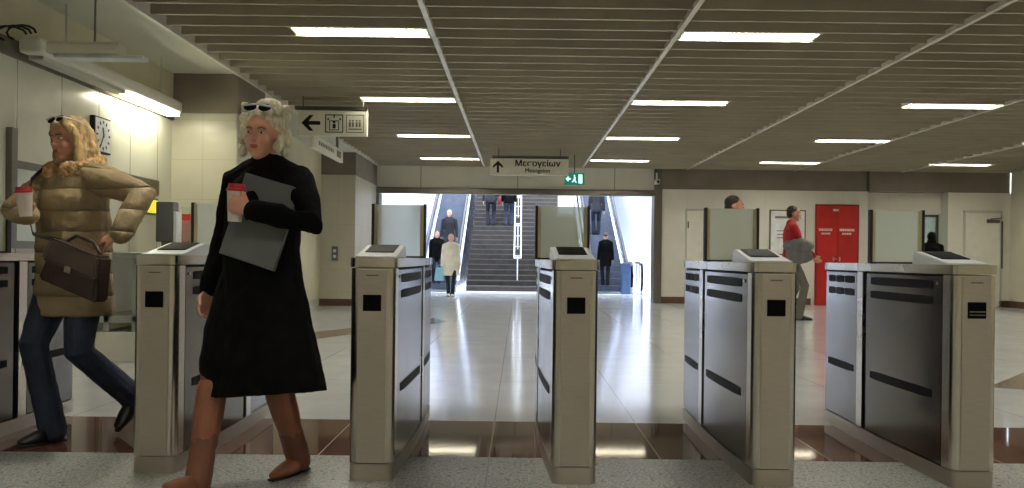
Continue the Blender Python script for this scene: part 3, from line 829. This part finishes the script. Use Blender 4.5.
    def HE(c, r, n=14): H.ell(HP(c), tuple(q*k for q in r), n, R3)
    hmname = mats.get('hair', 'hair_dark')
    if hair == 'short':
        HE((0, .026, .046), (.081, .092, .080)); HE((0, .055, -.005), (.070, .060, .062)); H_v, H_d = voxel*.9, None
    elif hair == 'long':
        HE((0, .026, .048), (.084, .096, .083)); HE((0, .065, -.02), (.080, .055, .09))
        for s in (1, -1):
            H.loft([HP((s*.035, -.055, .095)), HP((s*.074, -.035, .045)), HP((s*.085, -.012, -.04)), HP((s*.090, -.02, -.13)), HP((s*.10, -.025, -.20))],
                   [.018*k, .026*k, .030*k, .032*k, .020*k], F, 10)
            H.loft([HP((s*.05, .06, .02)), HP((s*.07, .06, -.08)), HP((s*.075, .05, -.19))], [.05*k, .05*k, .03*k], F, 10)
        H_v, H_d = voxel*.9, (.014, .03)
    elif hair == 'curly_up':
        HE((0, .026, .052), (.086, .098, .086)); HE((0, .085, .02), (.080, .05, .075)); HE((0, .05, .13), (.060, .058, .038))
        rnd = random.Random(3)
        for i in range(46):
            a = rnd.uniform(-2.6, 2.6); zz = rnd.uniform(-.09, .12)
            rr = .088+.012*rnd.random(); xx_ = rr*math.sin(a); yy_ = .012-.082*math.cos(a)
            if abs(a) < .72 and zz < .075: continue
            if abs(a) < .95 and zz < .03: xx_ *= 1.1
            HE((xx_, yy_+.01, zz), (.022, .022, .025), 8)
        H_v, H_d = voxel*.9, (.016, .022)
    elif hair == 'bun':
        HE((0, .026, .044), (.080, .092, .080)); HE((0, .10, .03), (.035, .035, .035)); H_v, H_d = voxel*.9, None
    elif hair == 'hood':
        HE((0, .028, .03), (.094, .104, .11)); HE((0, .05, -.08), (.10, .07, .06)); H_v, H_d = voxel, None
    H.xf(W); H.fuse('hood' if hair == 'hood' else 'hair', X[hmname], P, H_v, 2, H_d)
    # ---- trousers / legs
    lm = mats.get('legs')
    if lm:
        T = MB(); w_ = trouser_w*k
        T.loft([pel-U*.07*k, pel+U*.03*k, pel+U*.12*k], [(.155*w_, .105*w_), (.158*w_, .110*w_), (.13*w_, .09*w_)], Lf, 16)
        for s in (1, -1):
            T.loft([hj[s]-U*.01, hj[s].lerp(kn[s], .5), kn[s], kn[s].lerp(an[s], .5), an[s].lerp(kn[s], -.09)], [.092*w_, .082*w_, .066*w_, .062*w_, .064*w_], F, 14)
        T.xf(W); T.fuse('trousers' if trouser_w > .98 else 'tights', X[lm], P, voxel, 2, (.008, .06) if voxel < .011 else None)
    # ---- coat / top with sleeves
    c = coat or {}
    hem = c.get('hem', .5)*h; wd = c.get('w', 1.0)*k; fl = c.get('flare', 1.0)
    hc = O + U*hem + (chest-O).to_2d().to_3d()*0 + Lf*c.get('hl', 0) + F*c.get('hf', 0)
    K = MB(); N = 18
    hipc = pel.copy()
    prof = [(hc, (.165*wd*fl, .130*wd*fl))]
    if hem < .50*h: prof.append((g(c.get('hl', 0)*.4, c.get('hf', 0)*.4, .515*h), (.170*wd, .128*wd)))
    prof += [(g(0, .005, .615*h), (.136*wd*c.get('waist', 1), .108*wd*c.get('waist', 1))), (chest, (.158*wd, .122*wd)), (g(lean[0], lean[1], .79*h), (.150*wd, .100*wd)), (nb-U*.012*k, (.085*wd, .072*wd))]
    K.loft([p for p, r in prof], [r for p, r in prof], Lf, N, caps=False)
    if hem < .4*h: 
        m0 = prof[0][0].lerp(prof[1][0], .5)
    sl = c.get('sleeve', 1.0)*k
    K.loft([sh[-1]-U*.02*k, sh[-1].lerp(nb, .55)-U*.006*k, nb-U*.004*k-F*.006, sh[1].lerp(nb, .55)-U*.006*k, sh[1]-U*.02*k], [.066*sl, .066*sl, .072*sl, .066*sl, .066*sl], F, 14)
    for s in (1, -1):
        cuff = el[s].lerp(wr[s], .93)
        K.loft([nb.lerp(sh[s], .45)-U*.03*k, sh[s]-U*.012*k, sh[s].lerp(el[s], .5), el[s], el[s].lerp(wr[s], .5), cuff],
               [.058*sl, .068*sl, .062*sl, .056*sl, .050*sl, .043*sl], F, 14)
    for s in c.get('thigh', ()):
        K.loft([hj[s]+U*.02*k, hj[s].lerp(kn[s], .5)+Lf*.02, kn[s]+U*.04*k+Lf*.03-F*.02], [.12*k, .125*k, (.115*k, .10*k)], Lf, 16)
    if c.get('collar'):
        K.loft([nb-U*.03*k, nb+U*.015*k-F*.01, nb+U*.05*k-F*.014], [(.085*k, .082*k), (.076*k, .078*k), (.078*k, .080*k)], Lf, 16, caps=False)
    K.xf(W); co = K.fuse(c.get('name', 'coat'), X[mats['top']], P, voxel, 3, c.get('disp'))
    # ---- shoes
    for s in (1, -1):
        ft = feet[s]; pitch = ft[3] if len(ft) > 3 else 0.0
        a = an[s]; mF = (F*math.cos(pitch) + U*math.sin(pitch)).normalized(); mU = (U*math.cos(pitch) - F*math.sin(pitch)).normalized()
        hl_ = mats.get('heel', 0)*1.0
        D = MB()
        if shoe == 'boot': D.loft([kn[s].lerp(an[s], .14), kn[s].lerp(an[s], .45), an[s], a-mU*.03*k+mF*.01], [.067*k, .064*k, .044*k, .042*k], F, 14)
        sole = a-mU*.055*h*1.0
        D.loft([sole+mU*(.035)*k-mF*.045*k, sole+mU*.045*k+mF*.02*k, sole+mU*.034*k+mF*.10*k, sole+mU*.024*k+mF*.165*k], [(.032*k, .033*k), (.037*k, .042*k), (.043*k, .030*k), (.030*k, .018*k)], Lf, 14)
        if shoe != 'boot': D.loft([a, a-mU*.05*k], [.040*k, .042*k], F, 12)
        D.xf(W); D.fuse('boot' if shoe == 'boot' else 'shoe', X[mats.get('shoe', 'dark_leather')], P, min(voxel, .009), 2)
        Q = MB(); Q.loft([sole+mU*.010*k-mF*.07*k, sole+mU*.007*k+mF*.02*k, sole+mU*.007*k+mF*.10*k, sole+mU*.008*k+mF*.185*k], [(.030*k, .010*k), (.032*k, .0075*k), (.042*k, .0075*k), (.022*k, .007*k)], Lf, 14)
        if hl_: Q.loft([sole-mU*.0+mU*.02-mF*.045*k, sole-mU*.004-mF*.045*k], [.028*k, .024*k], Lf, 10)
        put(Q, 'sole', X['rubber'])
    return dict(P=P, W=W, F=F, L=Lf, U=U, O=O, g=g, hm=hm, k=k, wr=wr, el=el, sh=sh, nb=nb, chest=chest, pel=pel, HP=HP, put=put, kn=kn, an=an)

def sunglasses(q, z=.088, y=-.062, tilt=.6):
    HP = q['HP']; b = MB(); R3 = q['hm'].to_3x3() @ Matrix.Rotation(-tilt, 3, 'X')
    for s in (1, -1): b.ell(HP((s*.034, y-.008, z+.018)), (.030, .006, .021), 14, R3)
    q['put'](b, 'sunglasses_lens', X['black_gloss'])
    b = MB(); b.loft([HP((-.065, y-.012, z+.022)), HP((0, y-.022, z+.030)), HP((.065, y-.012, z+.022))], [.004]*3, (0, 0, 1), 8)
    for s in (1, -1): b.loft([HP((s*.066, y-.012, z+.022)), HP((s*.088, .01, z-.005)), HP((s*.088, .05, z-.03))], [.004]*3, (0, 0, 1), 8)
    q['put'](b, 'sunglasses_frame', X['white_plastic'])

def paper_cup(c, label, axis=(0, 0, 1), h=.15, r=.040):
    t = root('paper_cup', c, label, 'cup'); q = V((0, 0, 1)).rotation_difference(V(axis)); t.rotation_mode = 'QUATERNION'; t.rotation_quaternion = q
    MB().loft([(0, 0, 0), (0, 0, h*.82)], [r*.72, r], (1, 0, 0), 28, caps=False).build('cup', X['cup_paper'], t, True)
    MB().loft([(0, 0, h*.80), (0, 0, h*.86), (0, 0, h*.87), (0, 0, h)], [r*1.08, r*1.08, r*.98, r*.88], (1, 0, 0), 28, caps=False).build('lid', X['cup_red'], t, True)
    return t
X['brown_tights'] = M('brown_tights', (112, 70, 52), .6, var=.08)
# woman in the black coat, striding out of the gates
q = person('woman with pale curly hair in a long black coat, striding forward with a cup',
    (-1.16, 4.05, 0), math.radians(-24), 1.70, True,
    feet={-1: (-.09, .27, .0, .30), 1: (.04, -.22, .0, -.0)},
    wrists={-1: (-.25, .06, .86), 1: (-1.125, 3.755, 1.215, 0)},
    hands={-1: dict(d=(.0, .35, -1), n=(1, 0, 0), t=(.2, 1, 0), curl=.5), 1: dict(d=(-.95, .25, .30), n=(-.30, -.9, .0), t=(0, .2, 1), curl=.95)},
    pole={1: (.9, .25, -.8), -1: (-.6, -1, 0)}, look=(math.radians(-8), math.radians(3)), tilt=math.radians(3), lean=(.03, 0),
    mats=dict(hair='hair_pale', top='wool_black', legs='brown_tights', shoe='tan_leather', heel=1), trouser_w=.90, shoe='boot',
    coat=dict(hem=.243, w=1.16, flare=1.5, waist=1.2, hf=.06, hl=.09, thigh=(-1,), sleeve=1.08, collar=True, disp=(.012, .09)), hair='curly_up', voxel=.0065)
sunglasses(q, z=.098, y=-.060)
hw_ = q['g'](0, 0, 0)
paper_cup((-1.206, 3.812, 1.165), 'white paper cup with a red lid held by the woman in the black coat', (.05, 0, 1), .16, .039)
t = root('folder', (-1.12, 3.885, 1.17), 'grey folder hugged to the chest of the woman in the black coat', 'folder')
R = Matrix.Rotation(math.radians(-18), 4, 'Z') @ Matrix.Rotation(math.radians(-8), 4, 'X') @ Matrix.Rotation(math.radians(15), 4, 'Y')
MB().box(-.145, .145, -.009, .009, -.185, .185, .004).xf(R).build('folder_cover', X['folder'], t)
MB().box(-.143, .143, .009, .014, -.182, .182, .001).xf(R).build('back_cover', X['folder_edge'], t)

# woman in the beige parka
q = person('blond woman in a beige quilted parka and jeans, walking out past the wide gate',
    (-2.46, 4.98, 0), math.radians(-26), 1.79, True,
    feet={-1: (-.01, .12, .0, .0), 1: (.14, -.26, .12, -.75)},
    wrists={-1: (-2.525, 4.64, 1.215, 0), 1: (-2.08, 4.68, 1.11, 0)},
    hands={-1: dict(d=(-.05, .35, .9), n=(.25, .9, -.35), t=(1, .1, .1), curl=.9), 1: dict(d=(-.9, .2, -.15), n=(-.1, -.6, -.8), t=(0, .8, .4), curl=.7)},
    pole={1: (1.0, -.35, -.1), -1: (-1, .35, -.5)}, look=(math.radians(-28), math.radians(6)), tilt=math.radians(-4),
    mats=dict(hair='hair_blond', top='parka', legs='denim', shoe='dark_leather'), trouser_w=1.1,
    coat=dict(name='parka', hem=.38, w=1.28, flare=1.1, waist=1.22, sleeve=1.24, collar=True, disp=(.020, .10)), hair='long', voxel=.0065)
sunglasses(q, z=.090, y=-.060)
b = MB(); n_ = q['nb']; Ff, Ll, Uu = q['F'], q['L'], q['U']
ring = [n_ + Ll*.125*math.sin(a) - Ff*(.115*math.cos(a)) + Uu*(.035*math.cos(a)-.0) for a in [math.radians(x_) for x_ in range(-150, 151, 20)]]
b.loft(ring, [(.050, .045)]*len(ring), (0, 0, 1), 12)
b.xf(q['W']); b.fuse('fur_trim', X['fur'], q['P'], .007, 2, (.02, .02))
# quilting belt
b = MB(); g = q['g']
b.loft([g(0, .005, 1.055), g(0, .005, 1.10)], [(.170, .136), (.170, .136)], Ll, 28, caps=False)
q['put'](b, 'belt', X['parka'])
paper_cup((-2.492, 4.545, 1.205), 'paper cup with a red lid held by the woman in the parka', (-.05, -.1, 1), .15, .040)
t = root('handbag', (-2.25, 4.60, .955), 'brown leather handbag carried across the front of the parka', 'handbag')
R = Matrix.Rotation(math.radians(-20), 4, 'Z') @ Matrix.Rotation(math.radians(17), 4, 'Y')
def trap(y0, y1, wt, wb, z0, z1):
    mb = MB(); mb.quadbox([(-wb, y0, z0), (wb, y0, z0), (wt, y0, z1), (-wt, y0, z1)], (0, y1-y0, 0))
    bmesh.ops.bevel(mb.bm, geom=list(mb.bm.edges), offset=.014, segments=3, affect='EDGES'); return mb.xf(R)
trap(-.05, .05, .155, .20, -.13, .10).build('bag_body', X['brown_leather'], t, True)
trap(-.062, -.048, .158, .185, -.02, .105).build('flap', M('flap_leather', (84, 68, 62), .3, bump=.2, bscale=40), t, True)
MB().box(-.02, .02, -.070, -.060, -.035, .0, .004).xf(R).build('clasp', X['steel_edge'], t)
MB().box(-.17, .17, -.054, -.050, .055, .062).xf(R).build('zip', X['steel_edge'], t)
lo_ = V(t.location)
st = MB(); st.loft([R @ V((-.14, 0, .09)), g(-.02, .235, 1.12)-lo_, g(-.08, .23, 1.26)-lo_, g(-.13, .17, 1.42)-lo_, g(-.14, .06, 1.515)-lo_, g(-.14, -.05, 1.51)-lo_], [(.004, .014)]*6, (1, .2, 0), 8)
st.build('strap', X['brown_leather'], t, True)
MB().loft([R @ V((-.11, 0, .10)), R @ V((-.06, 0, .145)), R @ V((.06, 0, .145)), R @ V((.12, 0, .10))], [.009]*4, (0, 1, 0), 8).build('handle', X['brown_leather'], t, True)

# far people
q = person('woman in a cream coat and dark tights at the foot of the left escalator', (-1.74, 23.0, 0), math.radians(5), 1.62, True,
    feet={1: (.05, .14, 0), -1: (-.05, -.10, 0)}, mats=dict(hair='hair_blond', top='cream', legs='tights', shoe='cream'), trouser_w=.88,
    coat=dict(hem=.33, w=1.2, flare=1.35, waist=1.2, sleeve=1.1, collar=True), hair='bun', voxel=.013)
t = root('shopping_bag', (-2.02, 22.9, .40), 'pale blue shopping bag in the hand of the woman in the cream coat', 'bag')
mb = MB(); mb.quadbox([(-.13, -.04, 0), (.13, -.04, 0), (.09, -.03, .34), (-.09, -.03, .34)], (0, .08, 0)); bmesh.ops.bevel(mb.bm, geom=list(mb.bm.edges), offset=.015, segments=2, affect='EDGES')
mb.build('bag_body', X['pale_blue'], t, True)
MB().tube([(-.05, 0, .33), (-.02, 0, .40), (.02, 0, .40), (.05, 0, .33)], .006, 6).build('handle', X['pale_blue'], t)
def ez(y): return (y-27.1)*.5 + .16
person('grey-haired person in a dark jacket riding the left escalator', (-2.22, 28.52, .80), math.radians(2), 1.72, False,
    feet={1: (.1, .02, 0), -1: (-.1, .0, 0)}, mats=dict(hair='hair_grey', top='jacket_dark', legs='navy'),
    coat=dict(name='jacket', hem=.47, w=1.1, sleeve=1.0), hair='short', voxel=.013)
person('dark-clothed person on the lowest steps of the left escalator', (-2.50, 27.36, .20), math.radians(8), 1.62, True,
    feet={1: (.08, .02, 0), -1: (-.08, .0, 0)}, mats=dict(hair='hair_dark', top='wool_black', legs='navy'),
    coat=dict(hem=.40, w=1.1, sleeve=1.0), hair='short', voxel=.013)
person('person in dark clothes climbing the stairs, left of the two', (-.98, 30.66, 2.085), math.radians(180), 1.75, False,
    feet={1: (.09, .03, 0), -1: (-.09, .0, 0)}, mats=dict(hair='hair_dark', top='jacket_dark', legs='navy'),
    coat=dict(name='jacket', hem=.45, w=1.1), hair='short', voxel=.013)
person('person in a black jacket climbing the stairs beside the middle handrail', (-.36, 30.66, 2.085), math.radians(180), 1.72, True,
    feet={1: (.08, .0, 0), -1: (-.08, .03, 0)}, mats=dict(hair='hair_dark', top='wool_black', legs='denim'),
    coat=dict(name='jacket', hem=.45, w=1.05), hair='bun', voxel=.013)
t = root('shoulder_bag', (-.69, 30.65, 2.82), 'maroon shoulder bag hanging beside the person climbing by the handrail', 'bag')
mb = MB().box(-.07, .06, -.12, .12, -.02, .24, .03); mb.build('bag_body', X['maroon'], t, True)
MB().tube([(0, -.08, .22), (0, -.04, .46), (0, .04, .46), (0, .08, .22)], .01, 6).build('strap', X['maroon'], t)
person('dark-clothed person at the foot of the right escalator', (2.62, 27.22, .20), math.radians(180), 1.62, True,
    feet={1: (.07, .05, 0), -1: (-.07, -.0, 0)}, mats=dict(hair='hair_dark', top='wool_black', legs='tights'),
    coat=dict(hem=.36, w=1.12, sleeve=1.0), hair='bun', voxel=.013)
person('dark-clothed person higher up on the right escalator', (2.60, 30.42, 1.80), math.radians(180), 1.72, False,
    feet={1: (.07, .0, 0), -1: (-.07, -.0, 0)}, mats=dict(hair='hair_dark', top='jacket_dark', legs='navy'),
    coat=dict(name='jacket', hem=.46, w=1.12, sleeve=1.0), hair='short', voxel=.013)
q = person('person in a red jumper walking right with a grey jacket over the arm', (4.72, 15.6, 0), math.radians(78), 2.0, False,
    feet={1: (.06, -.13, .0), -1: (-.06, .14, 0)}, wrists={1: (.12, .36, 1.10), -1: (-.14, .36, 1.10)}, pole={1: (.3, -1, -.6), -1: (-.3, -1, -.6)},
    mats=dict(hair='hair_dark', top='red_knit', legs='grey_trouser'), skin='skin',
    coat=dict(name='jumper', hem=.51, w=1.12, sleeve=1.05), hair='short', voxel=.012)
t = root('folded_jacket', (4.80, 15.50, 1.08), 'grey jacket folded over the arm of the person in the red jumper', 'jacket')
mb = MB(); mb.loft([(-.20, -.12, .20), (0, -.16, .24), (.16, -.12, .20)], [(.11, .09), (.12, .10), (.10, .08)], (0, 1, 0), 14)
mb.loft([(-.20, -.16, .05), (0, -.2, .03), (.16, -.16, .07)], [(.05, .14), (.05, .15), (.04, .13)], (0, 1, 0), 14)
mb.fuse('cloth', X['grey_cloth'], t, .012, 3, (.03, .08))
person('dark-haired person in a light top passing behind the gate glass', (2.38, 10.1, 0), math.radians(80), 1.77, False,
    feet={1: (.06, -.16, .0), -1: (-.06, .18, 0)}, mats=dict(hair='hair_dark', top='olive', legs='grey_trouser'), skin='skin',
    coat=dict(name='jumper', hem=.50, w=1.1), hair='short', voxel=.012)
person('hooded figure in black standing at the ticket booth window', (9.30, 20.3, 0), math.radians(170), 1.72, False,
    feet={1: (.1, .0, 0), -1: (-.1, .0, 0)}, mats=dict(hair='wool_black', top='wool_black', legs='tights'),
    coat=dict(hem=.42, w=1.2, sleeve=1.1), hair='hood', voxel=.013)


# ------------------------------------------------------------------ daylight, camera
w = bpy.data.worlds.new('sky'); C.world = w; w.use_nodes = True
bg = w.node_tree.nodes['Background']; bg.inputs[0].default_value = (.80, .88, 1.0, 1); bg.inputs[1].default_value = 9.0

cam = bpy.data.cameras.new('camera'); co = bpy.data.objects.new('camera', cam); COL.objects.link(co)
cam.sensor_width = 36; cam.lens = 900/1024*36; cam.shift_x = -7/1024; cam.shift_y = 13/1024; cam.clip_end = 200
co.matrix_world = Matrix.Translation((0, 0, 1.03)) @ Matrix.Rotation(PI/2, 4, 'X') @ Matrix.Rotation(.0122, 4, 'Z')
C.camera = co
C.view_settings.view_transform = 'Standard'; C.view_settings.look = 'None'
C.view_settings.gamma = 1; C.view_settings.use_curve_mapping = False
C.view_settings.exposure = 0.08
C.cycles.use_denoising = True
C.cycles.max_bounces = 8
C.cycles.sample_clamp_indirect = 6
